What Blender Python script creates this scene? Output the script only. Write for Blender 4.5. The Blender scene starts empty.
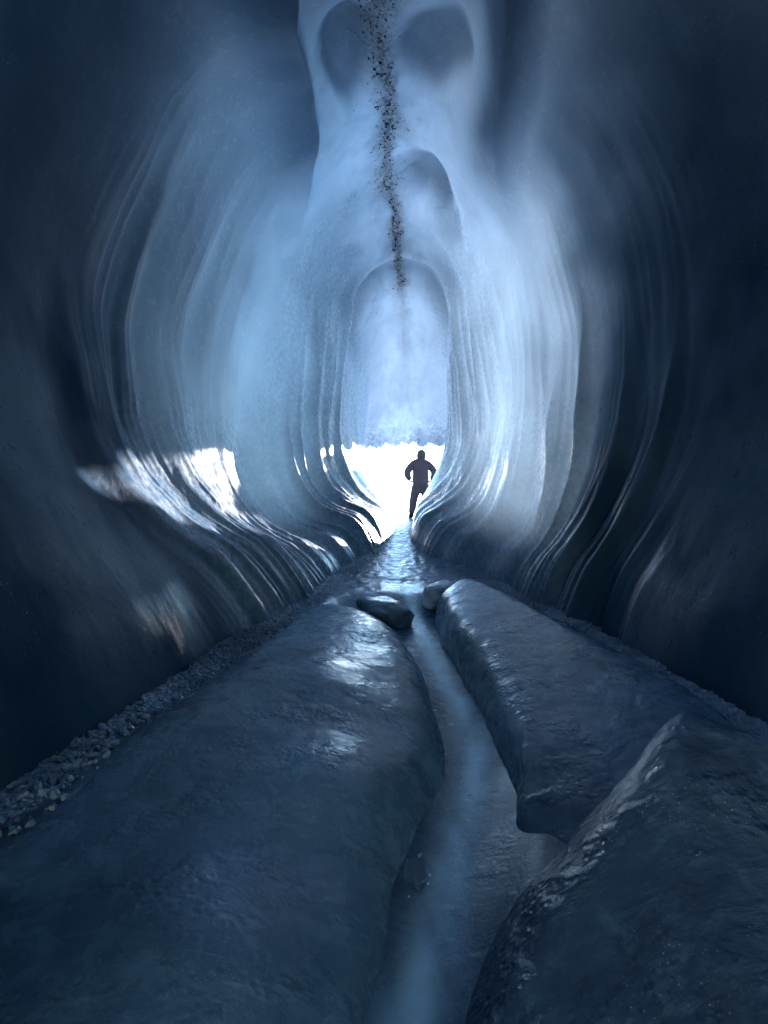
import bpy, bmesh, math, random
import numpy as np
from mathutils import Vector, Quaternion

random.seed(7)
RNG = np.random.default_rng(11)
S = bpy.context.scene
COL = S.collection
PI = math.pi
CZ = 1.45            # height of the camera above the ice floor
F = 560.0            # focal length in pixels of the 768 x 1024 frame

# ------------------------------------------------------------------ camera
cam = bpy.data.cameras.new('camera')
cam.sensor_fit = 'AUTO'; cam.sensor_width = 36.0
cam.lens = 36.0 * F / 1024.0
cam.clip_start = 0.05; cam.clip_end = 20000
co = bpy.data.objects.new('camera', cam); COL.objects.link(co)
co.location = (0, 0, CZ); co.rotation_euler = (math.radians(90), 0, 0)
S.camera = co

# ------------------------------------------------------------------ world, sun, exposure
SUN_EL, SUN_AZ = 6.8, 22.0     # azimuth measured from the way out (+Y) towards the right (+X)
W = bpy.data.worlds.new('World'); S.world = W; W.use_nodes = True
wn = W.node_tree.nodes; wl = W.node_tree.links
sky = wn.new('ShaderNodeTexSky'); sky.sky_type = 'NISHITA'; sky.sun_disc = False
sky.sun_elevation = math.radians(SUN_EL); sky.sun_rotation = math.radians(SUN_AZ)
sky.air_density = 0.7; sky.dust_density = 0.0; sky.ozone_density = 1.5
bg = wn.get('Background') or wn.new('ShaderNodeBackground')
bg.inputs['Strength'].default_value = 0.15
wl.new(sky.outputs['Color'], bg.inputs['Color'])
sl = bpy.data.lights.new('sun', 'SUN'); sl.energy = 2.2; sl.angle = math.radians(0.6)
sl.color = (1.0, 0.89, 0.875)
so = bpy.data.objects.new('sun', sl); COL.objects.link(so)
e, a = math.radians(SUN_EL), math.radians(SUN_AZ)
D = Vector((math.sin(a)*math.cos(e), math.cos(a)*math.cos(e), math.sin(e)))
so.rotation_euler = D.to_track_quat('Z', 'Y').to_euler(); so.location = D*50
S.view_settings.view_transform = 'Standard'
try: S.view_settings.look = 'None'
except Exception: pass
S.view_settings.exposure = 4.05
S.view_settings.gamma = 1.0
S.view_settings.use_curve_mapping = False
S.cycles.use_denoising = True
S.cycles.max_bounces = 10; S.cycles.diffuse_bounces = 6; S.cycles.glossy_bounces = 5
S.cycles.transmission_bounces = 6
S.cycles.sample_clamp_indirect = 6.0
S.cycles.use_adaptive_sampling = True
S.cycles.caustics_reflective = True

# ------------------------------------------------------------------ helpers
def hash3(ix, iy, iz, seed):
    h = (ix.astype(np.int64)*374761393 + iy.astype(np.int64)*668265263 + iz.astype(np.int64)*2147483647 + seed*974634777) & 0xffffffff
    h = ((h ^ (h >> 13))*1274126177) & 0xffffffff
    h = ((h ^ (h >> 15))*2246822519) & 0xffffffff
    return (h ^ (h >> 16)) & 0xffffffff

def pn(x, y, z=0.0, seed=0):
    """gradient noise, roughly -1..1"""
    x, y, z = np.broadcast_arrays(np.asarray(x, float), np.asarray(y, float), np.asarray(z, float))
    x0, y0, z0 = np.floor(x), np.floor(y), np.floor(z)
    fx, fy, fz = x-x0, y-y0, z-z0
    u, v, w = [f*f*f*(f*(f*6-15)+10) for f in (fx, fy, fz)]
    out = np.zeros(x.shape)
    for dx in (0, 1):
        for dy in (0, 1):
            for dz in (0, 1):
                h = hash3(x0+dx, y0+dy, z0+dz, seed)
                a1 = (h & 0xffff)/65535.0*2*PI; c = ((h >> 16) & 0xffff)/65535.0*2-1
                s = np.sqrt(np.maximum(0, 1-c*c))
                g = np.cos(a1)*s*(fx-dx) + np.sin(a1)*s*(fy-dy) + c*(fz-dz)
                out += g*np.where(dx, u, 1-u)*np.where(dy, v, 1-v)*np.where(dz, w, 1-w)
    return out*1.6

def fbm(x, y, z=0.0, seed=0, oct=4, gain=0.5):
    r = 0; amp = 1; f = 1
    for k in range(oct):
        r = r + amp*pn(np.asarray(x)*f, np.asarray(y)*f, np.asarray(z)*f, seed+k*17); amp *= gain; f *= 2.03
    return r

def sstep(a, b, x):
    t = np.clip((np.asarray(x, float)-a)/(b-a), 0, 1); return t*t*(3-2*t)

def mesh_np(name, V, faces_quads, mat, smooth=True, attrs=None, normals=None):
    """V (n,3); faces (m,3|4) int array"""
    me = bpy.data.meshes.new(name)
    V = np.asarray(V, np.float32); Fq = np.asarray(faces_quads, np.int32)
    k = Fq.shape[1]
    me.vertices.add(len(V)); me.vertices.foreach_set('co', V.ravel())
    me.loops.add(Fq.size); me.loops.foreach_set('vertex_index', Fq.ravel())
    me.polygons.add(len(Fq))
    me.polygons.foreach_set('loop_start', np.arange(0, Fq.size, k, dtype=np.int32))
    me.update(calc_edges=True)
    me.polygons.foreach_set('use_smooth', np.full(len(Fq), smooth))
    for an, av in (attrs or {}).items():
        at = me.attributes.new(an, 'FLOAT', 'POINT'); at.data.foreach_set('value', np.asarray(av, np.float32).ravel())
    me.validate()
    if normals is not None:
        me.normals_split_custom_set_from_vertices([tuple(n) for n in normals])
    if mat: me.materials.append(mat)
    o = bpy.data.objects.new(name, me); COL.objects.link(o)
    return o

def grid_faces(n, m):
    i, j = np.meshgrid(np.arange(n-1), np.arange(m-1), indexing='ij')
    a = (i*m+j).ravel()
    return np.stack([a, a+1, a+m+1, a+m], 1)

def structure(o): o['kind'] = 'structure'; return o
def tag(o, label, cat, group=None, kind=None):
    o['label'] = label; o['category'] = cat
    if group: o['group'] = group
    if kind: o['kind'] = kind
    return o

# ------------------------------------------------------------------ materials
def new_mat(name):
    m = bpy.data.materials.new(name); m.use_nodes = True
    nt = m.node_tree; nt.nodes.clear()
    return m, nt, nt.nodes, nt.links

def ramp(n, l, src, p0, c0, p1, c1):
    r = n.new('ShaderNodeValToRGB'); r.color_ramp.elements[0].position = p0; r.color_ramp.elements[1].position = p1
    r.color_ramp.elements[0].color = c0 if len(c0) == 4 else (*c0, 1); r.color_ramp.elements[1].color = c1 if len(c1) == 4 else (*c1, 1)
    l.new(src, r.inputs[0]); return r

def noise(n, l, co, scale, detail=4, rough=0.55, dist=0.0):
    t = n.new('ShaderNodeTexNoise'); t.inputs['Scale'].default_value = scale; t.inputs['Detail'].default_value = detail
    t.inputs['Roughness'].default_value = rough; t.inputs['Distortion'].default_value = dist
    l.new(co, t.inputs['Vector']); return t

def math_(n, l, op, a, b=None, clamp=False):
    t = n.new('ShaderNodeMath'); t.operation = op; t.use_clamp = clamp
    for k, v in enumerate((a, b)):
        if v is None: continue
        if isinstance(v, (int, float)): t.inputs[k].default_value = v
        else: l.new(v, t.inputs[k])
    return t.outputs[0]

def mixc(n, l, fac, a, b):
    t = n.new('ShaderNodeMix'); t.data_type = 'RGBA'
    if isinstance(fac, (int, float)): t.inputs[0].default_value = fac
    else: l.new(fac, t.inputs[0])
    for k, v in ((6, a), (7, b)):
        if isinstance(v, tuple): t.inputs[k].default_value = (*v, 1)
        else: l.new(v, t.inputs[k])
    return t.outputs[2]

def bump(n, l, h, strength, dist, prev=None):
    b = n.new('ShaderNodeBump'); b.inputs['Strength'].default_value = strength; b.inputs['Distance'].default_value = dist
    l.new(h, b.inputs['Height'])
    if prev: l.new(prev, b.inputs['Normal'])
    return b.outputs[0]

def wall_material(name):
    m, nt, n, l = new_mat(name)
    tc = n.new('ShaderNodeTexCoord'); co = tc.outputs['Object']
    at = n.new('ShaderNodeAttribute'); at.attribute_name = 'thin'
    gr = n.new('ShaderNodeAttribute'); gr.attribute_name = 'grit'
    fr = n.new('ShaderNodeAttribute'); fr.attribute_name = 'frost'
    n1 = noise(n, l, co, 1.3, 5, 0.6); n2 = noise(n, l, co, 14, 5, 0.65); n3 = noise(n, l, co, 70, 3, 0.6)
    c = mixc(n, l, n1.outputs[0], (0.042, 0.10, 0.165), (0.10, 0.175, 0.255))
    # milky bubble patches
    bub = ramp(n, l, n2.outputs[0], 0.52, (0, 0, 0), 0.72, (1, 1, 1))
    c = mixc(n, l, math_(n, l, 'MULTIPLY', bub.outputs[0], 0.2), c, (0.38, 0.47, 0.56))
    c = mixc(n, l, math_(n, l, 'MULTIPLY', fr.outputs['Fac'], 0.75), c, (0.72, 0.80, 0.88))
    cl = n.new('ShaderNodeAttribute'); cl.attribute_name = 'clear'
    c = mixc(n, l, cl.outputs['Fac'], c, (0.014, 0.045, 0.085))  # dark clear ice tone, also carrying painted shade of near walls and recesses
    vd = n.new('ShaderNodeTexVoronoi'); vd.inputs['Scale'].default_value = 42; l.new(co, vd.inputs['Vector'])
    dots = ramp(n, l, vd.outputs['Distance'], 0.16, (1, 1, 1), 0.26, (0, 0, 0))
    dm = ramp(n, l, noise(n, l, co, 2.2, 4, 0.6).outputs[0], 0.48, (0, 0, 0), 0.60, (1, 1, 1))
    df = math_(n, l, 'MULTIPLY', dots.outputs[0], math_(n, l, 'ADD', math_(n, l, 'MULTIPLY', fr.outputs['Fac'], 0.9), math_(n, l, 'MULTIPLY', dm.outputs[0], 0.12)), True)
    sp = n.new('ShaderNodeSeparateColor'); l.new(vd.outputs['Color'], sp.inputs[0])
    df = math_(n, l, 'MULTIPLY', df, math_(n, l, 'POWER', sp.outputs[0], 3.0))
    c = mixc(n, l, df, c, (0.85, 0.9, 0.95))
    gsp = ramp(n, l, noise(n, l, co, 26, 6, 0.75).outputs[0], 0.42, (0, 0, 0), 0.58, (1, 1, 1))
    gf = math_(n, l, 'MULTIPLY', gr.outputs['Fac'], math_(n, l, 'ADD', math_(n, l, 'MULTIPLY', gsp.outputs[0], 0.5), 0.65), True)
    c = mixc(n, l, gf, c, (0.010, 0.013, 0.02))
    p = n.new('ShaderNodeBsdfPrincipled')
    l.new(c, p.inputs['Base Color'])
    rr = ramp(n, l, n2.outputs[0], 0.3, (0.18,)*3, 0.75, (0.38,)*3)
    rg = math_(n, l, 'ADD', rr.outputs[0], math_(n, l, 'MULTIPLY', fr.outputs['Fac'], 0.3), True)
    rg = math_(n, l, 'ADD', rg, math_(n, l, 'MULTIPLY', cl.outputs['Fac'], 0.08), True)
    p.inputs['IOR'].default_value = 1.45
    spl = math_(n, l, 'SUBTRACT', 0.5, math_(n, l, 'MULTIPLY', cl.outputs['Fac'], 0.48))
    l.new(spl, p.inputs['Specular IOR Level'])
    ro = n.new('ShaderNodeAttribute'); ro.attribute_name = 'rough'
    l.new(math_(n, l, 'ADD', rg, math_(n, l, 'MULTIPLY', ro.outputs['Fac'], 0.3), True), p.inputs['Roughness'])
    # pitted surface
    vo = n.new('ShaderNodeTexVoronoi'); vo.inputs['Scale'].default_value = 38; l.new(co, vo.inputs['Vector'])
    nb = bump(n, l, n2.outputs[0], 0.16, 0.02)
    nb = bump(n, l, n3.outputs[0], 0.12, 0.006, nb)
    pit = ramp(n, l, vo.outputs['Distance'], 0.0, (0, 0, 0), 0.35, (1, 1, 1))
    nb = bump(n, l, pit.outputs[0], 0.08, 0.008, nb)
    l.new(nb, p.inputs['Normal'])
    tr = n.new('ShaderNodeBsdfTranslucent')
    tcol = mixc(n, l, n1.outputs[0], (0.47, 0.655, 0.815), (0.655, 0.785, 0.89))
    tcol = mixc(n, l, cl.outputs['Fac'], tcol, (0.14, 0.40, 0.72))
    tcol = mixc(n, l, gf, tcol, (0.03, 0.03, 0.035))
    tcol = mixc(n, l, math_(n, l, 'MULTIPLY', n3.outputs[0], 0.5), tcol, (0.8, 0.9, 1.0))
    l.new(tcol, tr.inputs['Color']); l.new(nb, tr.inputs['Normal'])
    mx = n.new('ShaderNodeMixShader')
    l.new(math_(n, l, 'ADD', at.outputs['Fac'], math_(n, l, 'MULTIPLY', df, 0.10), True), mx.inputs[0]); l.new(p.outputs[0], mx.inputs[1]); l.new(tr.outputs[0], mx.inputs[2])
    out = n.new('ShaderNodeOutputMaterial'); l.new(mx.outputs[0], out.inputs['Surface'])
    return m

def ice_material(name, dark, light, r0=0.18, r1=0.45, pits=0.25, bub=0.35, streak=(0, 0, 0), attr=None, attr_col=None, b2=0.06, b4=0.05):
    m, nt, n, l = new_mat(name)
    tc = n.new('ShaderNodeTexCoord'); co = tc.outputs['Object']
    n1 = noise(n, l, co, 1.7, 6, 0.62, 0.4); n2 = noise(n, l, co, 9, 6, 0.68, 0.6); n3 = noise(n, l, co, 85, 4, 0.65)
    mp = n.new('ShaderNodeMapping'); l.new(co, mp.inputs['Vector']); mp.inputs['Rotation'].default_value = streak; mp.inputs['Scale'].default_value = (1, 6, 2)
    n4 = noise(n, l, mp.outputs[0], 9, 4, 0.6)
    c = mixc(n, l, n1.outputs[0], dark, light)
    cl = ramp(n, l, n2.outputs[0], 0.5, (0, 0, 0), 0.75, (1, 1, 1))
    c = mixc(n, l, math_(n, l, 'MULTIPLY', cl.outputs[0], 0.5), c, tuple(min(1, v*1.6) for v in light))
    # air bubbles / dust specks: small white dots in patches
    vo = n.new('ShaderNodeTexVoronoi'); vo.inputs['Scale'].default_value = 60; l.new(co, vo.inputs['Vector'])
    dot = ramp(n, l, vo.outputs['Distance'], 0.10, (1, 1, 1), 0.17, (0, 0, 0))
    pm = ramp(n, l, noise(n, l, co, 5, 3).outputs[0], 0.5, (0, 0, 0), 0.62, (1, 1, 1))
    c = mixc(n, l, math_(n, l, 'MULTIPLY', math_(n, l, 'MULTIPLY', dot.outputs[0], pm.outputs[0]), bub), c, (0.6, 0.68, 0.75))
    # cracks: thin pale veins
    v2 = n.new('ShaderNodeTexVoronoi'); v2.feature = 'DISTANCE_TO_EDGE'; v2.inputs['Scale'].default_value = 2.1
    wv = n.new('ShaderNodeVectorMath'); wv.operation = 'ADD'; l.new(co, wv.inputs[0]); l.new(n2.outputs['Color'], wv.inputs[1]); l.new(wv.outputs[0], v2.inputs['Vector'])
    ck = ramp(n, l, v2.outputs['Distance'], 0.0, (1, 1, 1), 0.012, (0, 0, 0))
    c = mixc(n, l, math_(n, l, 'MULTIPLY', math_(n, l, 'MULTIPLY', ck.outputs[0], pm.outputs[0]), 0.35), c, (0.5, 0.6, 0.7))
    m5 = n.new('ShaderNodeMapping'); l.new(co, m5.inputs['Vector']); m5.inputs['Rotation'].default_value = (0.2, 0.1, streak[2]+0.4); m5.inputs['Scale'].default_value = (2.5, 45, 8)
    sc = ramp(n, l, noise(n, l, m5.outputs[0], 1.6, 3, 0.6, 0.3).outputs[0], 0.60, (0, 0, 0), 0.70, (1, 1, 1))
    pm2 = ramp(n, l, noise(n, l, co, 2.4, 4).outputs[0], 0.47, (0, 0, 0), 0.62, (1, 1, 1))
    c = mixc(n, l, math_(n, l, 'MULTIPLY', math_(n, l, 'MULTIPLY', sc.outputs[0], pm2.outputs[0]), 0.30), c, (0.42, 0.52, 0.62))
    dk = ramp(n, l, noise(n, l, co, 0.9, 5, 0.6, 0.8).outputs[0], 0.35, (0.45, 0.5, 0.55), 0.65, (1.15, 1.15, 1.15))
    mu = n.new('ShaderNodeMix'); mu.data_type = 'RGBA'; mu.blend_type = 'MULTIPLY'; mu.inputs[0].default_value = 1.0
    l.new(c, mu.inputs[6]); l.new(dk.outputs[0], mu.inputs[7]); c = mu.outputs[2]
    if attr:
        at = n.new('ShaderNodeAttribute'); at.attribute_name = attr
        c = mixc(n, l, at.outputs['Fac'], c, attr_col)
    p = n.new('ShaderNodeBsdfPrincipled'); l.new(c, p.inputs['Base Color'])
    rr = ramp(n, l, n2.outputs[0], 0.3, (r0,)*3, 0.7, (r1,)*3); l.new(rr.outputs[0], p.inputs['Roughness'])
    p.inputs['IOR'].default_value = 1.4
    nb = bump(n, l, n2.outputs[0], b2, 0.05)
    nb = bump(n, l, n4.outputs[0], b4, 0.03, nb)
    nb = bump(n, l, n3.outputs[0], 0.3, 0.006, nb)
    v3 = n.new('ShaderNodeTexVoronoi'); v3.inputs['Scale'].default_value = 26; l.new(co, v3.inputs['Vector'])
    pt = ramp(n, l, v3.outputs['Distance'], 0.05, (0, 0, 0), 0.4, (1, 1, 1))
    nb = bump(n, l, math_(n, l, 'MULTIPLY', pt.outputs[0], pm.outputs[0]), pits, 0.02, nb)
    l.new(nb, p.inputs['Normal'])
    out = n.new('ShaderNodeOutputMaterial'); l.new(p.outputs[0], out.inputs['Surface'])
    return m

def cloth_material(name, c0, c1, scale=30, rough=0.8):
    m, nt, n, l = new_mat(name)
    tc = n.new('ShaderNodeTexCoord'); t = noise(n, l, tc.outputs['Object'], scale, 4)
    p = n.new('ShaderNodeBsdfPrincipled'); l.new(mixc(n, l, t.outputs[0], c0, c1), p.inputs['Base Color'])
    p.inputs['Roughness'].default_value = rough
    l.new(bump(n, l, t.outputs[0], 0.3, 0.01), p.inputs['Normal'])
    out = n.new('ShaderNodeOutputMaterial'); l.new(p.outputs[0], out.inputs['Surface'])
    return m

M_WALL = wall_material('glacier_ice')
M_FLOOR = ice_material('floor_ice', (0.05, 0.095, 0.15), (0.12, 0.19, 0.27), 0.2, 0.45)
M_MOUND = ice_material('mound_ice', (0.072, 0.145, 0.222), (0.16, 0.255, 0.355), 0.14, 0.38, 0.25, 0.35, (0, 0, 0.9))
M_CLEAR = ice_material('clear_dark_ice', (0.03, 0.065, 0.12), (0.15, 0.225, 0.34), 0.06, 0.30, 0.45, 1.0, (0, 0, -0.5), b2=0.22, b4=0.2)
M_PALE = ice_material('pale_ice', (0.22, 0.30, 0.38), (0.38, 0.47, 0.55), 0.2, 0.45)
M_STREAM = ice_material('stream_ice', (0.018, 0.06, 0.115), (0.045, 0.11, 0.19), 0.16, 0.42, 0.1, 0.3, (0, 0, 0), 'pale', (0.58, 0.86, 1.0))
M_RUBBLE = ice_material('rubble_ice', (0.07, 0.115, 0.17), (0.36, 0.46, 0.56), 0.2, 0.5)
M_SNOW = ice_material('snow', (0.80, 0.82, 0.85), (0.88, 0.89, 0.9), 0.6, 0.8, 0.1, 0)
def hull_material():
    m, nt, n, l = new_mat('weathered_glacier')
    tc = n.new('ShaderNodeTexCoord'); t = noise(n, l, tc.outputs['Object'], 2.0, 5)
    d = n.new('ShaderNodeBsdfDiffuse'); l.new(mixc(n, l, t.outputs[0], (0.6, 0.68, 0.75), (0.8, 0.84, 0.88)), d.inputs['Color'])
    tr = n.new('ShaderNodeBsdfTranslucent'); tr.inputs['Color'].default_value = (0.80, 0.88, 0.95, 1)
    mx = n.new('ShaderNodeMixShader'); mx.inputs[0].default_value = 0.7
    l.new(d.outputs[0], mx.inputs[1]); l.new(tr.outputs[0], mx.inputs[2])
    out = n.new('ShaderNodeOutputMaterial'); l.new(mx.outputs[0], out.inputs['Surface'])
    return m
M_HULL = hull_material()
M_STONE = cloth_material('dark_stone', (0.006, 0.008, 0.012), (0.025, 0.03, 0.04), 40, 0.45)
M_FROST = cloth_material('frost', (0.7, 0.76, 0.82), (0.85, 0.88, 0.92), 60, 0.35)

# ------------------------------------------------------------------ cave shell
# Cross-sections at stated depths, from the floor on the left over the roof to the floor on the right,
# (x, z) relative to the camera.
def px(d, pts): return [((x-384)/F*d, (512-y)/F*d) for x, y in pts]
ST = [
 (-4.5, [(-1.2, -1.25), (-2.0, -.2), (-2.3, .9), (-2.1, 2.2), (-1.3, 3.3), (.1, 3.8), (1.5, 3.3), (2.4, 2.2), (2.6, .9), (2.3, -.2), (1.6, -1.25)]),
 (-1.0, [(-1.65, -1.2), (-2.5, -.2), (-3.0, .9), (-2.8, 2.4), (-1.7, 4.0), (.1, 4.9), (1.9, 4.0), (3.0, 2.4), (3.2, .9), (2.8, -.2), (1.95, -1.2)]),
 (2.0, [(-1.5, -1.13), (-1.9, -.2), (-2.4, .9), (-2.55, 2.4), (-1.7, 4.0), (.1, 4.9), (1.9, 4.0), (2.9, 2.4), (2.85, .9), (2.35, -.2), (1.9, -1.15)]),
 (3.5, [(-1.3, -1.1), (-1.85, -.2), (-2.35, .9), (-2.4, 2.4), (-1.6, 4.0), (.1, 4.95), (1.8, 4.0), (2.7, 2.4), (2.65, .9), (2.25, -.2), (1.87, -1.13)]),
 (5.5, px(5.5, [(274, 619), (172, 520), (130, 410), (138, 270), (240, 90), (395, 10), (540, 90), (610, 260), (620, 400), (606, 520), (572, 622)])),
 (8.0, px(8.0, [(330, 580), (266, 530), (246, 440), (255, 330), (292, 225), (397, 150), (490, 235), (520, 340), (525, 430), (518, 525), (495, 580)])),
 (11.0, px(11.0, [(380, 535), (348, 500), (334, 440), (336, 370), (346, 300), (398, 258), (444, 290), (458, 370), (463, 440), (442, 498), (416, 542)])),
 (13.0, px(13.0, [(400, 524), (375, 497), (356, 450), (355, 400), (364, 345), (402, 318), (442, 345), (451, 400), (448, 446), (428, 494), (413, 526)])),
 (16.6, px(16.6, [(396, 517), (382, 498), (368, 470), (364, 452), (372, 444), (410, 442), (470, 443), (520, 452), (515, 478), (500, 503), (470, 518)])),
]
def catmull(xs, ys, q):
    """cubic Hermite interpolation with finite difference tangents (ys: (n, ...))"""
    xs = np.asarray(xs, float); ys = np.asarray(ys, float); q = np.asarray(q, float)
    dl = np.diff(ys, axis=0)/np.diff(xs).reshape((-1,)+(1,)*(ys.ndim-1))
    m = np.concatenate([dl[:1], (dl[:-1]+dl[1:])/2, dl[-1:]], 0)
    k = np.clip(np.searchsorted(xs, q, side='right')-1, 0, len(xs)-2)
    h = xs[k+1]-xs[k]; t = (q-xs[k])/h
    sh = (-1,)+(1,)*(ys.ndim-1); t = t.reshape(sh); h = h.reshape(sh)
    return (2*t**3-3*t**2+1)*ys[k] + (t**3-2*t**2+t)*h*m[k] + (-2*t**3+3*t**2)*ys[k+1] + (t**3-t**2)*h*m[k+1]

ND, NT = 1000, 721
dep = np.concatenate([np.linspace(-4.5, 1.0, 60)[:-1], np.exp(np.linspace(0, math.log(16.9), ND-59))])
ND = len(dep)
tt = np.linspace(0, 1, NT)
sec = np.array([[p for p in s[1]] for s in ST])                    # (ns, 11, 2)
ds = [s[0] for s in ST]
secd = catmull(ds, sec, np.minimum(dep, 16.6))                    # (ND, 11, 2)
# denser t along the walls: parameter by control index
XZ = catmull(np.linspace(0, 1, 11), np.swapaxes(secd, 0, 1), tt)   # (NT, ND, 2)
XZ = np.swapaxes(XZ, 0, 1)                                         # (ND, NT, 2)
P = np.stack([XZ[..., 0], np.broadcast_to(dep[:, None], (ND, NT)), XZ[..., 1]], -1)
# skirt below the floor
T = np.broadcast_to(tt[None], (ND, NT)); Dp = P[..., 1]

def normals_of(P):
    du = np.gradient(P, axis=0); dv = np.gradient(P, axis=1)
    n = np.cross(du, dv); n /= np.maximum(1e-9, np.linalg.norm(n, axis=-1, keepdims=True))
    return n
N0 = normals_of(P)
# make them point to the axis
cx = np.mean(P, axis=1, keepdims=True)
sgn = np.sign(np.sum((cx-P)*N0, -1, keepdims=True)); N0 = N0*np.sign(np.median(sgn))

SL = np.log(np.maximum(Dp, 0.6))                                   # log depth
side = np.abs(T-0.5)*2                                             # 0 at the roof ridge, 1 at the floor
left = T < 0.5
wallw = sstep(0.18, 0.42, side)                                    # ribs belong to the walls
low = sstep(0.55, 1.0, side)
# the flow of the ribs: swept forward at the floor, wandering
lr = np.where(left, 0.0, 40.0)
sw = SL - 0.16*low**2 + 0.045*pn(T*4+lr, SL*1.7, 0, 3) + 0.014*pn(T*10+lr, SL*4, 0, 4)
lr = np.where(left, 0.0, 40.0)
def ridged(v): return 1-np.sqrt(v*v+0.004)*2.0
def saw(v, k):
    f = v-np.floor(v); return np.where(f < k, sstep(0, 1, f/k), (1-f)/(1-k))
major = pn(sw*3.1+lr, T*0.7, 0.3, 21)
med = ridged(pn(sw*8+lr, T*2.0, 0.7, 22))
fine = ridged(pn(sw*19+lr, T*3.2, 0.2, 23))
fin2 = ridged(pn(sw*34+lr, T*4.5, 0.2, 26))
vfine = pn(sw*60+lr, T*2.6, 0.2, 24)
mask = 0.15+1.0*sstep(-0.25, 0.35, pn(sw*2.2+lr, T*3, 0, 25))
mask2 = 0.1+1.0*sstep(-0.2, 0.35, pn(sw*3.2+lr, T*4, 0, 27))
scale = np.clip(Dp/6.0, 0.25, 1.15)
ribs = sstep(4.2, 5.3, Dp*(1+0.08*pn(T*4+lr, 0, 0, 28)))
soft = sstep(1.0, 3.0, Dp)*0.3
flute = wallw*ribs*(0.060*med*mask + 0.045*fine*mask2 + 0.020*fin2*mask)
h = wallw*scale*((0.06*soft+0.16*ribs)*major + ribs*(1+0.5*low)*(0.080*med*mask + 0.056*fine*mask2 + 0.024*fin2*mask + 0.009*vfine*mask2))
# on the lower walls the flutes are terraces: each steps in, then runs on parallel to the axis
ph = 0.25*pn(T*1.6+lr, SL*0.8, 0, 29) + 0.35*pn(sw*1.7+lr, T*1.2, 0, 30)
lowband = sstep(0.40, 0.62, side)*(1-0.6*sstep(0.95, 1.0, side))
h += lowband*scale*ribs*(0.07*saw(sw*9.0+2*ph, 0.4)*mask)
# broad undulation and lumps
h += (0.05+0.09*(1-wallw))*fbm(P[..., 0]*0.5, P[..., 1]*0.45, P[..., 2]*0.5, 31, 3)
h += 0.006*fbm(P[..., 0]*4, P[..., 1]*4, P[..., 2]*2, 32, 3)*np.clip(scale, .3, 1)
h *= 1-(0.65+0.3*low)*sstep(10.0, 13.0, Dp)
# hanging folds either side of the roof, like drawn curtains
def fold(d0, t0, wd, wt, amp, sharp, sgn=1):
    u = (SL-math.log(d0))/wd; v = (T-t0)/wt
    prof = np.where(u*sgn > 0, np.exp(-(np.abs(u)*sharp)**2), np.exp(-u*u))
    return amp*prof*np.exp(-v*v)
ux = P[..., 0]/np.maximum(Dp, 1.0); uz = P[..., 2]/np.maximum(Dp, 1.0)
def tongue(edge, wd, sharp, amp, z0, z1, dirn):
    e = np.interp(uz, [.45, .5, .54, .58, .61, .70, .77, .914], [-.20, -.17, -.160, -.156, -.154, -.146, -.15, -.195]) if edge < 0 else np.interp(uz, [.45, .5, .575, .61, .755, .914], [.25, .24, .225, .229, .252, .27])
    e = e + 0.006*pn(SL*6, 0, 0, 9)
    q = (ux-e)*dirn
    prof = np.where(q < 0, np.exp(-(q/wd)**2), np.exp(-(q/sharp)**2))
    return amp*prof*sstep(z0, z1, uz)*sstep(0.2, 0.35, T)*sstep(0.8, 0.65, T)
h += tongue(-.165, .085, .02, .34, .42, .72, 1)
h += tongue(.252, .075, .016, .40, .42, .75, 1)
# left wall: the big rib whose face catches the way out
def terrace(d0, L, amp, t0, wt, near):
    u = sw - math.log(d0) + 0.16*0.25
    prof = np.where(u < 0, sstep(-near, 0, u), np.clip(1-u/L, 0, 1))
    v = (T-t0)/wt
    return amp*prof*np.exp(-v**4)
for d0, L, amp in ((4.75, .24, .10), (6.15, .17, .13), (7.35, .15, .12), (8.6, .13, .10), (9.9, .12, .07)): h += terrace(d0, L, amp, .11, .13, .10)
for d0, L, amp in ((5.1, .17, .07), (6.1, .15, .13), (7.1, .14, .11), (8.3, .13, .09)): h += terrace(d0, L, amp, .90, .12, .10)
# scooped hollows in the roof
def hollow(cx_, cy_, rx, rz, amp, taper=0.0, skew=0.0):
    u0, z0 = (cx_-384)/F, (512-cy_)/F
    v = (uz-z0)/(rz/F) + 0.22*pn(P[..., 0]*2.2, Dp*1.2, cx_, 45)
    u = (ux-u0-skew*(uz-z0))/(rx/F)*(1-taper*v) + 0.22*pn(Dp*1.1, P[..., 0]*2.0, cx_, 44)
    r = np.sqrt(u*u+v*v)
    edge = np.where(v < 0, 1-sstep(0.40, 1.15, r), 1-sstep(0.15, 1.25, r))
    return -amp*edge*(side < 0.55)*(Dp < 12.5)
H1 = hollow(350, 62, 27, 60, .30, 0.4) + hollow(434, 50, 44, 46, .28) + hollow(422, 180, 24, 36, .20, 0.0, -0.3) + hollow(446, 214, 18, 42, .10, 0.0, -0.3)
h += H1
# the drooping lip of ice before the way out and the recess beyond it
ra = np.sqrt(((ux-.028)/.098)**2 + ((uz-.30)/.165)**2) + 0.05*pn(ux*14, uz*14, 0, 46)
up = sstep(0.24, 0.34, uz)*(Dp > 8.5)*sstep(0.62, 0.5, side)
h += 0.12*np.exp(-((ra-1.06)/0.10)**2)*up
band = np.exp(-((ra-0.84)/0.11)**2)*up
h -= 0.16*band
# foot of the right wall swells in front of the way out
h += 0.12*np.exp(-((Dp-11.6)/0.9)**2 - ((T-0.93)/0.05)**2)
h += 0.06*np.exp(-((Dp-12.2)/0.9)**2 - ((T-0.06)/0.05)**2)
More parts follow.
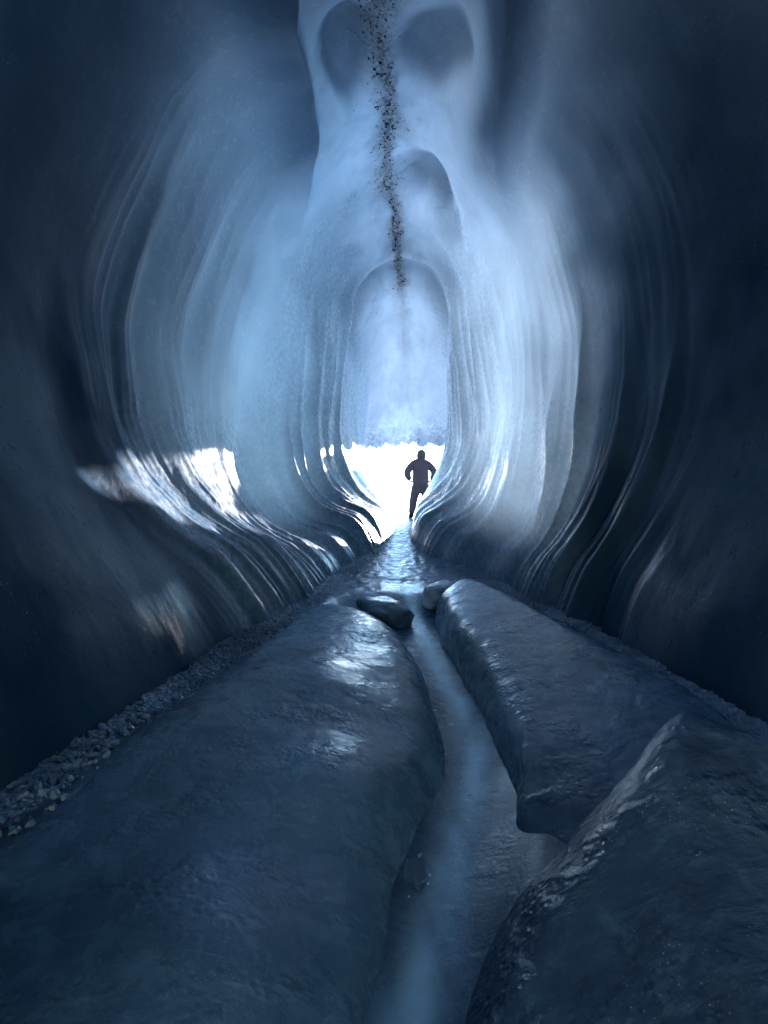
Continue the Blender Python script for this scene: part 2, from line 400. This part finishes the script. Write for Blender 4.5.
# ragged edge at the exit
h += sstep(15.5, 16.9, Dp)*(1-wallw)*0.20*fbm(P[..., 0]*2.6, Dp*2.5, 0.0, 41, 4, 0.65)
h = np.clip(h, -0.8, 0.8)
P2 = P + N0*h[..., None]
# push both feet under the floor
sk = np.where(left, sstep(0.03, 0.0, T), sstep(0.97, 1.0, T))
sk = np.clip(1-np.minimum(T, 1-T)/0.06, 0, 1)
P2[..., 2] -= 0.5*sk**1.6
N2 = normals_of(P2)*np.sign(np.median(sgn))
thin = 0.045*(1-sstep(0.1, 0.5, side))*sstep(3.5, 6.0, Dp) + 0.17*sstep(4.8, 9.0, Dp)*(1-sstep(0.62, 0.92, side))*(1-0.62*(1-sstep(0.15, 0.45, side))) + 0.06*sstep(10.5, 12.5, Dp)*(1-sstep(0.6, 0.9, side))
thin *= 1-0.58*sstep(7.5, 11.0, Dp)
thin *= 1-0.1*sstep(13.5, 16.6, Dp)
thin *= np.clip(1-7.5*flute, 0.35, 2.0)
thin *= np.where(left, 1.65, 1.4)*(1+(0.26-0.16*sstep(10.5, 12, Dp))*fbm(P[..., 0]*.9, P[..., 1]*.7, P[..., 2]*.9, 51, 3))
hmask = np.maximum(sstep(0.0, -0.24, H1), 0.7*band)  # shade of hollows and arch recess, put into colour and translucency
thin *= 1-0.6*hmask
thin = np.clip(thin, 0, 0.8)
clear = sstep(0.10, -0.10, SL-math.log(4.9)+0.16*low**2*0-0.10*fbm(T*7+lr, SL*2.5, 0, 55, 4)-np.where(left, 0, 0.22))  # clear dark ice beyond the milky edge, with vignette darkness painted in too
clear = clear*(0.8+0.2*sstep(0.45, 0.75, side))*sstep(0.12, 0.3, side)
clear = np.maximum(clear, 0.97*sstep(4.9, 4.3, Dp)*sstep(0.3, 0.5, side))  # gloom of the near walls put into their colour
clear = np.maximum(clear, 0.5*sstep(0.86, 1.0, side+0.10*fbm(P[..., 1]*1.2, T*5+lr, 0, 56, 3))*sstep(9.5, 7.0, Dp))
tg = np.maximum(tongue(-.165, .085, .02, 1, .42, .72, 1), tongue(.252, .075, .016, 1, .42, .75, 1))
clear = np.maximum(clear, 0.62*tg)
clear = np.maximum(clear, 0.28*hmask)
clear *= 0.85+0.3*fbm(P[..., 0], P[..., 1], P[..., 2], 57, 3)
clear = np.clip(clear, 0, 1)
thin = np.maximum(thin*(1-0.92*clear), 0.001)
thin += 0.14*(1-sstep(0.25, 0.5, side))*np.exp(-((Dp-1.2)/1.3)**2)     # unseen translucent patch added overhead as fill light for the near floor
# band of grit frozen in the roof
gx = np.interp(Dp, [2, 5, 7, 8.7, 11.7, 14, 17], [-.2, -.07, .05, .08, .33, .5, .5])
gx = gx + 0.07*fbm(Dp*1.1, 0, 0, 63, 3)
gw = np.interp(Dp, [2, 5, 8, 11, 12, 15], [.12, .14, .17, .12, .16, .2])*(1+0.6*fbm(Dp*1.5, P[..., 0]*2, 0, 61, 3))
gw = np.maximum(gw, 0.03)
roof = side < 0.5
grit = np.exp(-((P[..., 0]-gx)/gw)**2)*roof*np.interp(Dp, [0, 11.9, 12.6, 13.5, 15, 16], [1, .9, .25, .35, .2, 0])
frost = np.exp(-((P[..., 0]-gx)/0.75)**4)*roof*np.clip(0.6+0.9*fbm(P[..., 0]*2.2, Dp*1.3, 0, 62, 4), 0, 1)*sstep(5, 7, Dp)
hol = hmask
frost = frost*(1-0.9*hol)
P3 = P2.copy(); P3[..., 2] += CZ

rghv = sstep(0.62, 0.42, side)*sstep(9.0, 7.0, Dp)
CUTS = [0, int(NT*0.335), int(NT*0.665), NT-1]
for nm, (j0, j1) in zip(('cave_wall_left', 'cave_ceiling', 'cave_wall_right'), zip(CUTS[:-1], CUTS[1:])):
    sl_ = np.s_[:, j0:j1+1]
    V = P3[sl_].reshape(-1, 3); m = j1-j0+1
    fq = grid_faces(ND, m)[:, ::-1]
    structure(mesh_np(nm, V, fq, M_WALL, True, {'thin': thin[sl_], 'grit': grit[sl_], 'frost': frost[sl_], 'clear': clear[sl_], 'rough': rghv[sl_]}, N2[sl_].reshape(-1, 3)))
# the outer surface of the glacier over the cave: daylight soaks through it into the roof
hi = np.linspace(0, ND-1, 140).astype(int); hj = np.linspace(0, NT-1, 121).astype(int)
HV = (P - N0*(0.7+0.5*sstep(16.9, 12.0, Dp))[..., None])[np.ix_(hi, hj)]
HV[..., 2] += CZ + 0.08*fbm(HV[..., 0]*.8, HV[..., 1]*.8, 0, 66, 3)
HV[:, :2, 2] -= 1.0; HV[:, -2:, 2] -= 1.0
edge_in = P3[-1][hj]
HV = np.concatenate([HV, (HV[-1]*0.5+edge_in*0.5+np.array([0, .06, 0]))[None], edge_in[None]])
structure(mesh_np('glacier_surface', HV.reshape(-1, 3), grid_faces(len(HV), 121), M_HULL))
# the cave goes on behind the camera and closes
ring = P3[0]; cen = ring.mean(0) + np.array([0, -1.2, 0]); rings = [ring*(1-k)+cen*k + np.array([0, -1.2*math.sin(k*PI/2)*0.5, 0]) for k in np.linspace(0, 1, 12)]
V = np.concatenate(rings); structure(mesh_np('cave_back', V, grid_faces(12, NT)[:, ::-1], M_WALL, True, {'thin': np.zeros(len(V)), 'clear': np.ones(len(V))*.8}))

# ------------------------------------------------------------------ floor
def zb(y): return catmull([-7, -4, 0, 2.2, 5, 8, 11, 13, 15.5, 17, 19, 30], [-1.4, -1.35, -1.25, -1.14, -1.07, -.97, -.66, -.36, -.16, -.12, -.14, -.2], np.asarray(y, float).ravel()).reshape(np.shape(y))
STRM = np.array([(-.1, -.6, -1.75), (.0, .8, -1.62), (.06, 1.6, -1.50), (.20, 2.05, -1.47), (.36, 2.5, -1.45), (.50, 3.1, -1.43), (.54, 3.8, -1.39), (.47, 4.6, -1.33), (.42, 5.4, -1.24), (.38, 6.2, -1.13), (.33, 7.0, -1.03), (.31, 7.8, -.975), (.32, 8.6, -.935)])
def stream_x(y): return np.interp(y, STRM[:, 1], STRM[:, 0])
def stream_w(y): return np.interp(y, [-.6, 1.5, 2.5, 3.5, 5, 6.5, 8.6], [.45, .36, .34, .36, .34, .30, .33])
def stream_z(y): return np.interp(y, STRM[:, 1], STRM[:, 2])
xl = lambda y: np.interp(y, [1, 2.2, 3.5, 5.5, 8, 11], [-1.6, -1.5, -1.3, -1.05, -.72, -.1])
xr = lambda y: np.interp(y, [1, 2.7, 3.5, 5.5, 8, 11], [1.95, 1.9, 1.88, 1.82, 1.45, .85])
def floor_z(x, y, bed=True):
    a_ = sstep(0.22, 0.5, x-xl(y))*sstep(0.22, 0.5, xr(y)-x)*sstep(7.2, 6.4, y)
    z = zb(y) - 0.2*a_
    q = np.abs(x-stream_x(y))/stream_w(y)
    u = stream_z(y) + 0.13*q**2.2 + 3*sstep(8.0, 9.0, y)
    z = -0.03*np.logaddexp(-z/0.03, -u/0.03)
    if bed: z = z + 0.012*fbm(x*2.2, y*1.6, 0, 71, 4)*sstep(.8, 1.3, q) + 0.010*pn(x*9, y*6, 0, 72)*sstep(5, 8, y)
    return z
xs = np.linspace(-3.4, 3.6, 501); ys = np.concatenate([np.linspace(-6.5, 1, 60)[:-1], np.linspace(1, 17.4, 640)])
X, Y = np.meshgrid(xs, ys, indexing='ij')
V = np.stack([X, Y, floor_z(X, Y)+CZ], -1).reshape(-1, 3)
structure(mesh_np('cave_floor', V, grid_faces(len(xs), len(ys))[:, ::-1], M_FLOOR))
# snow outside, to the horizon
gx_ = np.concatenate([-np.geomspace(3000, 6, 40), np.linspace(-5, 5, 40), np.geomspace(6, 3000, 40)])
gy_ = np.concatenate([np.linspace(17.3, 30, 60), np.geomspace(31, 6000, 60)])
X, Y = np.meshgrid(gx_, gy_, indexing='ij')
Zs = -.125 - 0.0*Y + 0.05*fbm(X*.3, Y*.3, 0, 81, 3)*sstep(17.3, 20, Y) + 6*fbm(X*.004, Y*.004, 0, 82, 3)*sstep(60, 900, np.hypot(X, Y))
structure(mesh_np('snow_field', np.stack([X, Y, Zs+CZ], -1).reshape(-1, 3), grid_faces(len(gx_), len(gy_))[:, ::-1], M_SNOW))

# frozen stream: a smooth chute
ly = np.linspace(-.6, 8.6, 500); lu = np.linspace(-1, 1, 61)
Yl, U = np.meshgrid(ly, lu, indexing='ij')
wd = np.interp(ly, [-.6, 5, 6.8, 8.6], [.62, .55, .36, .33])[:, None]
cxs = catmull(STRM[:, 1], STRM[:, 0], ly)[:, None]; czs = catmull(STRM[:, 1], STRM[:, 2], ly)[:, None]
Xl = cxs + U*wd; U = U*wd/stream_w(ly)[:, None]
Zl = floor_z(Xl, Yl, False) + 0.006 - 0.05*sstep(7.6, 8.4, Yl)
pale = np.exp(-(np.abs(U+0.12*pn(Yl*1.3, 0, 0, 92))/0.25)**2.0)*(0.68+0.5*fbm(Xl*7, Yl*2.6, 0, 93, 4)) + 0.10*np.clip(fbm(Xl*5, Yl*3, 0, 94, 4), 0, 1)  # aerated core, with the stream's reflected glow painted into its colour
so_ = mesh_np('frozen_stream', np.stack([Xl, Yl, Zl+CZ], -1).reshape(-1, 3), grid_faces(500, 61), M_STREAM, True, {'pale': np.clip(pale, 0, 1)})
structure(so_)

# ------------------------------------------------------------------ ice mounds
def closed_outline(pts, n):
    p = np.array(pts+[pts[0]], float); s = np.r_[0, np.cumsum(np.linalg.norm(np.diff(p, axis=0), axis=1))]
    ext = np.concatenate([p[-3:-1], p, p[1:3]]); L = s[-1]
    se = np.concatenate([s[-3:-1]-L, s, s[1:3]+L])
    return catmull(se, ext, np.linspace(0, L, n, endpoint=False))
def mound(name, pts, ztop, m_, power=3.5, nr=180, na=360, noise_amp=0.015, seed=1, zbase=None, rot=None):
    o2 = closed_outline(pts, na); c = o2.mean(0)
    rho = np.linspace(0, 1, nr)**0.75
    XY = c + (o2[None]-c)*rho[:, None, None]
    x, y = XY[..., 0], XY[..., 1]
    base = np.minimum(zb(y), stream_z(y)) - 0.25 if zbase is None else zbase
    f = (1-rho**power)**(1/2.2)
    z = base + (ztop(x, y)-base)*f[:, None]
    z = z + noise_amp*fbm(x*3, y*3, z*3, seed, 4)*(f[:, None] > 0)
    x = x + 0.02*fbm(x*2, y*2, z*4, seed+5, 3)*rho[:, None]; y = y + 0.02*fbm(x*2, y*2, z*4, seed+6, 3)*rho[:, None]
    V = np.stack([x, y, z+CZ], -1)
    idx = np.arange(nr*na).reshape(nr, na); nx = np.roll(idx, -1, 1)
    fq = np.stack([idx[:-1], idx[1:], nx[1:], nx[:-1]], -1).reshape(-1, 4)
    V = V.reshape(-1, 3)
    org = np.array([c[0], c[1], float(np.min(V[:, 2]))])
    # weld the pole and close the underside
    V = np.concatenate([V, [[c[0], c[1], V[-1, 2]]]])
    tri = np.stack([idx[-1], np.full(na, nr*na), nx[-1]], -1)
    o = mesh_np(name, V-org, fq, m_)
    bm = bmesh.new(); bm.from_mesh(o.data); bm.verts.ensure_lookup_table()
    for t in tri: 
        try: bm.faces.new([bm.verts[int(k)] for k in t])
        except ValueError: pass
    bmesh.ops.remove_doubles(bm, verts=bm.verts, dist=1e-5)
    bmesh.ops.recalc_face_normals(bm, faces=bm.faces)
    for f_ in bm.faces: f_.smooth = True
    bm.to_mesh(o.data); bm.free()
    o.location = org
    return o
def idw(ctrl, pw=3.0, eps=0.08):
    c = np.array(ctrl, float)
    def f(x, y):
        d2 = (x[..., None]-c[:, 0])**2 + (y[..., None]-c[:, 1])**2 + eps**2
        w = d2**(-pw/2); return (w*c[:, 2]).sum(-1)/w.sum(-1)
    return f
def plane3(a, b, c):
    n = np.cross(np.subtract(b, a), np.subtract(c, a)); return lambda x, y: a[2]-(n[0]*(x-a[0])+n[1]*(y-a[1]))/n[2]
def softmin(planes, k):
    def f(x, y):
        v = np.stack([p(x, y) for p in planes]); m = v.min(0); return m - k*np.log(np.exp(-(v-m)/k).sum(0))
    return f

zt = idw([(-1.4, 2.0, -1.13), (-1.25, 1.2, -1.2), (-1.0, 3.0, -1.02), (-.85, 4.5, -1.0), (-.55, 6.3, -.99), (-.5, 3.6, -.97), (-.45, 5.0, -.97), (-.1, 5.4, -1.0), (.12, 4.5, -1.06), (.18, 3.6, -1.13), (.12, 2.8, -1.2), (-.3, 2.6, -1.1), (-.15, 1.9, -1.3), (-.7, 1.7, -1.18), (-.6, .9, -1.3), (-.2, 1.2, -1.4)], 3, 0.25)
m1 = mound('ice_mound', [(.36, 3.0), (.38, 3.9), (.30, 4.8), (.12, 5.7), (-.2, 6.5), (-.66, 6.9), (-1.0, 5.2), (-1.26, 3.6), (-1.52, 2.2), (-1.68, 1.2), (-1.2, .35), (-.4, .5), (-.08, 1.3), (.1, 2.1)], zt, M_MOUND, 7.0, noise_amp=0.008, seed=101)
tag(m1, 'long dark whaleback of smooth ice left of the frozen stream, rippled flank', 'ice mound')
C0, C1 = (.95, 6.4, -.72), (1.68, 3.0, -.96)
zt = softmin([plane3(C0, C1, (.62, 2.4, -1.27)), plane3(C0, C1, (1.98, 4.5, -1.12)), plane3(C0, (.55, 6.8, -1.10), (1.35, 7.0, -1.0)), plane3(C1, (.64, 2.5, -1.27), (1.3, 1.6, -1.27))], 0.022)
m2 = mound('ice_mound', [(.56, 2.15), (.64, 2.8), (.66, 3.6), (.60, 4.5), (.54, 5.5), (.62, 6.5), (.95, 7.1), (1.34, 6.3), (1.62, 5.0), (1.82, 3.9), (1.92, 3.0), (1.75, 2.2), (1.15, 1.6), (.75, 1.75)], zt, M_MOUND, 10.0, noise_amp=0.006, seed=111)
tag(m2, 'sloping grey blue ice slab with a sharp peak, right of the frozen stream', 'ice mound')
Pk, R_, L_, Q_, B_, B2 = (1.18, 2.2, -.74), (.93, 1.35, -1.12), (.36, 1.95, -1.42), (1.9, 1.7, -1.05), (1.0, 2.65, -1.45), (1.6, 2.75, -1.4)
G_ = (.16, 1.45, -1.42)
zt = softmin([plane3(Pk, L_, G_), plane3(Pk, R_, G_), plane3(Pk, R_, Q_), plane3(Pk, L_, B_), plane3(Pk, Q_, B2)], 0.035)
m3 = mound('ice_boulder', [(.28, 2.04), (.09, 1.5), (.06, .8), (.7, .45), (1.4, .5), (1.95, 1.1), (2.0, 2.0), (1.6, 2.65), (1.1, 2.7), (.6, 2.4)], zt, M_CLEAR, 9.0, noise_amp=0.02, seed=121)
tag(m3, 'glossy pitted pyramid of clear dark ice in the right foreground', 'ice boulder')

# small blocks at the head of the stream
def block(name, loc, size, rz, seed, m_, label, lean=0.0):
    bm = bmesh.new(); bmesh.ops.create_icosphere(bm, subdivisions=5, radius=1)
    for v in bm.verts:
        p = v.co.copy()
        q = Vector([math.copysign(abs(k)**0.62, k) for k in p])
        q *= 0.86
        nz = pn(q.x*1.3+seed, q.y*1.3, q.z*1.3, seed)*0.22 + pn(q.x*4+seed, q.y*4, q.z*4, seed+1)*0.05
        q = q*(1+float(nz))
        q.x += lean*(q.z+1)
        v.co = Vector((q.x*size[0], q.y*size[1], (q.z+1)*size[2]))
    for f_ in bm.faces: f_.smooth = True
    me = bpy.data.meshes.new(name); bm.to_mesh(me); bm.free(); me.materials.append(m_)
    o = bpy.data.objects.new(name, me); COL.objects.link(o); o.location = (loc[0], loc[1], loc[2]+CZ); o.rotation_euler = (0, 0, rz)
    return tag(o, label, 'ice block', 'ice blocks at the head of the stream')
block('ice_block', (-.02, 6.3, -1.38), (.32, .5, .21), 0.3, 3, M_FLOOR, 'low ice block with a bright rim at the tip of the left mound')
block('ice_block', (.68, 6.9, -1.20), (.22, .4, .18), -0.2, 5, M_PALE, 'small rounded ice knob right beside the top of the stream', 0.1)

# thin plate and chips of ice beside the stream
bm = bmesh.new(); bmesh.ops.create_circle(bm, cap_ends=True, segments=48, radius=1)
for v in bm.verts:
    an = math.atan2(v.co.y, v.co.x); v.co *= 1+0.22*math.sin(2*an+1)+0.10*math.sin(5*an)+0.05*math.sin(9*an+2)
r_ = bmesh.ops.extrude_face_region(bm, geom=bm.faces[:]); bmesh.ops.translate(bm, vec=(0, 0, .16), verts=[g for g in r_['geom'] if isinstance(g, bmesh.types.BMVert)])
bmesh.ops.recalc_face_normals(bm, faces=bm.faces)
me = bpy.data.meshes.new('ice_plate'); bm.to_mesh(me); bm.free(); me.materials.append(M_FLOOR)
o = bpy.data.objects.new('ice_plate', me); COL.objects.link(o); o.scale = (.042, .075, .06); o.rotation_euler = (.10, -.12, .5)
o.location = (.12, 2.22, float(floor_z(np.array(.12), np.array(2.22)))+CZ+.012)
tag(o, 'thin pale plate of ice lying at the left edge of the stream', 'ice plate')
rc = random.Random(5); chip = None
for k in range(36):
    y = rc.uniform(2.1, 4.6); x = float(stream_x(y)) + rc.gauss(-.10, .07)
    z = float(floor_z(np.array(x), np.array(y)))+CZ+.006
    if chip is None:
        bm = bmesh.new(); bmesh.ops.create_icosphere(bm, subdivisions=1, radius=1)
        for v in bm.verts: v.co *= rc.uniform(.6, 1.25)
        me = bpy.data.meshes.new('ice_chip'); bm.to_mesh(me); bm.free(); me.materials.append(M_FROST)
        c_ = chip = bpy.data.objects.new('ice_chip', me)
    else: c_ = chip.copy()
    COL.objects.link(c_); sc_ = .004+.009*rc.random()**2
    c_.location = (x, y, z); c_.scale = (sc_*1.6, sc_, sc_*.7); c_.rotation_euler = (rc.uniform(-.4, .4), rc.uniform(-.4, .4), rc.uniform(0, 6))
    tag(c_, 'tiny white chip of ice lying on the frozen stream', 'ice chip', 'ice chips on the frozen stream')

# ------------------------------------------------------------------ scattered stuff
ICO = None
def scatter(name, pos, rad, m_, seed, flat=1.0):
    """many small angular lumps in one mesh"""
    bm = bmesh.new(); bmesh.ops.create_icosphere(bm, subdivisions=1, radius=1)
    base = np.array([v.co[:] for v in bm.verts]); fc = np.array([[v.index for v in f.verts] for f in bm.faces]); bm.free()
    r = np.random.default_rng(seed); n = len(pos); k = len(base)
    q = r.normal(size=(n, 4)); q /= np.linalg.norm(q, axis=1, keepdims=True)
    w, x, y, z = q.T
    Rm = np.stack([1-2*(y*y+z*z), 2*(x*y-z*w), 2*(x*z+y*w), 2*(x*y+z*w), 1-2*(x*x+z*z), 2*(y*z-x*w), 2*(x*z-y*w), 2*(y*z+x*w), 1-2*(x*x+y*y)], 1).reshape(n, 3, 3)
    b = base[None]*(0.75+0.5*r.random((n, k, 1)))*(0.55+0.9*r.random((n, 1, 3)))
    V = np.einsum('nij,nkj->nki', Rm, b)*rad[:, None, None]; V[..., 2] *= flat
    V = V + pos[:, None, :]
    Fc = (fc[None]+(np.arange(n)*k)[:, None, None]).reshape(-1, 3)
    return mesh_np(name, V.reshape(-1, 3), Fc, m_, False)
def strip(xf, y0, y1, n, w, seed):
    r = np.random.default_rng(seed); y = np.exp(r.uniform(math.log(y0), math.log(y1), n)); x = xf(y) + r.normal(size=n)*w
    rad = 0.005+0.019*r.random(n)**4
    z = floor_z(x, y)+rad*0.2
    return np.stack([x, y, z+CZ], 1), rad
p_, r_ = strip(xl, 1.2, 11, 15000, .08, 5)
tag(scatter('ice_rubble', p_, r_, M_RUBBLE, 6), 'strip of broken ice crumbs along the foot of the left wall', 'ice rubble', kind='stuff')
p_, r_ = strip(xr, 1.6, 11, 15000, .085, 8)
tag(scatter('ice_rubble', p_, r_, M_RUBBLE, 9), 'strip of broken ice crumbs along the foot of the right wall', 'ice rubble', kind='stuff')
# stones and frost in the roof
fl = P3.reshape(-1, 3)
def roof_pick(weight, n, seed):
    r = np.random.default_rng(seed); w = (weight*np.abs(np.gradient(dep))[:, None]).ravel(); i = r.choice(w.size, n, p=w/w.sum())
    return fl[i] + r.normal(size=(n, 3))*0.006
p_ = roof_pick(grit**3*(Dp > 3.5)*(Dp < 14), 1500, 3); r_ = 0.004+0.014*RNG.random(len(p_))**3
tag(scatter('grit_band', p_, r_, M_STONE, 4), 'dark band of stones frozen into the cave roof', 'grit', kind='stuff')
p_ = roof_pick(grit**1.2*(Dp > 3.5)*(Dp < 13), 2200, 13); r_ = 0.004+0.009*RNG.random(len(p_))**3
tag(scatter('frost_crystals', p_, r_, M_FROST, 14), 'sparkling frost crystals among the dark grit on the cave roof', 'frost', kind='stuff')

# ------------------------------------------------------------------ the person
M_JACKET = cloth_material('jacket_cloth', (0.17, 0.11, 0.12), (0.23, 0.15, 0.16))
M_TROUS = cloth_material('trouser_cloth', (0.14, 0.092, 0.10), (0.19, 0.125, 0.135))
M_BOOT = cloth_material('boot_leather', (0.012, 0.01, 0.01), (0.03, 0.025, 0.024))
M_SKIN = cloth_material('skin', (0.38, 0.22, 0.16), (0.45, 0.28, 0.21), 20, 0.5)
def skin_mesh(chains, sub=2):
    """chains: list of [(x,y,z,r), ...]; each is grown on its own, or joined when it starts on an index of an earlier vertex"""
    vs, es, rs = [], [], []
    for ch in chains:
        prev = None
        for p in ch:
            if isinstance(p, int): prev = p; continue
            vs.append(p[:3]); rs.append(p[3])
            if prev is not None: es.append((prev, len(vs)-1))
            prev = len(vs)-1
    me = bpy.data.meshes.new('tmp'); me.from_pydata(vs, es, []); o = bpy.data.objects.new('tmp', me); COL.objects.link(o)
    md = o.modifiers.new('s', 'SKIN'); md.use_smooth_shade = True
    for v, r in zip(me.skin_vertices[0].data, rs): v.radius = (r, r) if not isinstance(r, tuple) else r
    seen = set()
    adj = {}
    for a_, b_ in es: adj.setdefault(a_, []).append(b_); adj.setdefault(b_, []).append(a_)
    for k in range(len(vs)):
        if k in seen: continue
        me.skin_vertices[0].data[k].use_root = True
        st = [k]
        while st:
            q = st.pop()
            if q in seen: continue
            seen.add(q); st += adj.get(q, [])
    o.modifiers.new('u', 'SUBSURF').levels = sub; o.modifiers['u'].render_levels = sub
    dg = bpy.context.evaluated_depsgraph_get()
    r = bpy.data.meshes.new_from_object(o.evaluated_get(dg))
    bpy.data.objects.remove(o); bpy.data.meshes.remove(me)
    return r
def part(name, me, m_, parent):
    me.materials.clear(); me.materials.append(m_); me.name = name
    for p in me.polygons: p.use_smooth = True
    o = bpy.data.objects.new(name, me); COL.objects.link(o); o.parent = parent; return o
pr = bpy.data.objects.new('person', None); COL.objects.link(pr)
tag(pr, 'person in a dark hooded jacket standing hands on hips at the cave mouth', 'person')
pr.scale = (1.1, 1.1, 1.08)
pr.location = (1.0, 15.3, float(floor_z(np.array(1.0), np.array(15.3)))+CZ)
SH = {-1: (-.21, 0, 1.42), 1: (.21, 0, 1.42)}; EL = {-1: (-.35, -.08, 1.14), 1: (.35, -.08, 1.14)}; WR = {-1: (-.27, .0, .96), 1: (.27, .0, .96)}
HP = {-1: (-.11, 0, .92), 1: (.11, 0, .92)}; KN = {-1: (-.17, .03, .5), 1: (.15, .03, .5)}; AN = {-1: (-.23, 0, .09), 1: (.2, 0, .09)}
body = [[(0, 0, .95, .13), (0, 0, 1.12, .12), (0, 0, 1.3, .14), (0, 0, 1.45, .07), (.01, 0, 1.53, .055), (.02, .01, 1.6, .085), (.02, .02, 1.68, .085)]]
k0 = 7
for s in (-1, 1):
    body.append([2, (*SH[s], .06), (*EL[s], .042), (*WR[s], .03), (WR[s][0]-s*.05, WR[s][1]+.03, WR[s][2]-.03, .03)]); 
    body.append([0, (*HP[s], .08), (*KN[s], .055), (*AN[s], .04), (AN[s][0], .12, .04, .03)])
me = skin_mesh(body, 1)
# head: face looks outwards (+Y), fingers curl forward round the waist
fing = []
for s in (-1, 1):
    bx, by, bz = WR[s][0]-s*.05, WR[s][1]+.03, WR[s][2]-.03
    for q, ln in enumerate((.075, .085, .08, .065)):
        oz = (0.03-0.02*q)
        fing.append([(bx, by, bz+oz*.6, .010), (bx-s*.012, by+.05, bz+oz, .0095), (bx-s*.035, by+.05+ln*.5, bz+oz-.004, .009), (bx-s*.06, by+.05+ln*.7, bz+oz-.01, .008)])
    fing.append([(bx, by-.01, bz+.02, .011), (bx+s*.0, by-.045, bz+.01, .010), (bx-s*.02, by-.075, bz-.01, .009)])
mf = skin_mesh(fing, 1)
bm = bmesh.new(); bm.from_mesh(me); bm.from_mesh(mf)
# nose and ears as small swellings of the head
def blob(c, r, sc):
    res = bmesh.ops.create_icosphere(bm, subdivisions=2, radius=r)
    for v in res['verts']: v.co = Vector((v.co.x*sc[0]+c[0], v.co.y*sc[1]+c[1], v.co.z*sc[2]+c[2]))
blob((.02, .115, 1.63), .02, (.8, 1.2, 1.3)); blob((-.065, .02, 1.635), .03, (.5, .8, 1.2)); blob((.105, .02, 1.635), .03, (.5, .8, 1.2))
bm.to_mesh(me); bm.free()
part('body', me, M_SKIN, pr)
jk = [[(0, 0, .82, (.235, .17)), (0, 0, 1.0, (.225, .16)), (0, 0, 1.16, (.22, .16)), (0, 0, 1.32, (.245, .18)), (0, 0, 1.43, (.21, .16)), (.01, 0, 1.52, .13)]]
for s in (-1, 1):
    jk.append([3, (SH[s][0], 0, 1.38, .12), ((SH[s][0]+EL[s][0])/2-.0*s, -.04, 1.27, .11), (*EL[s], .10), ((EL[s][0]+WR[s][0])/2, -.05, 1.05, .085), (*WR[s], .065)])
part('jacket', skin_mesh(jk), M_JACKET, pr)
part('hood', skin_mesh([[(.01, -.02, 1.46, .10), (.015, -.02, 1.54, .125), (.02, -.01, 1.63, .128), (.02, .0, 1.70, .105), (.02, .0, 1.75, .05)]]), M_JACKET, pr)
tr = [[(0, 0, .95, (.2, .15)), (0, 0, .86, (.2, .15))]]
for s in (-1, 1): tr.append([1, (HP[s][0]*1.1, 0, .74, .135), (*KN[s], .115), ((KN[s][0]+AN[s][0])/2, .01, .28, .10), (AN[s][0], AN[s][1], .10, .09)])
part('trousers', skin_mesh(tr), M_TROUS, pr)
for s in (-1, 1):
    part('boot', skin_mesh([[(AN[s][0], -.03, .16, .065), (AN[s][0], -.03, .07, .066), (AN[s][0]+s*.01, .08, .055, .055), (AN[s][0]+s*.02, .18, .045, .045)]]), M_BOOT, pr)
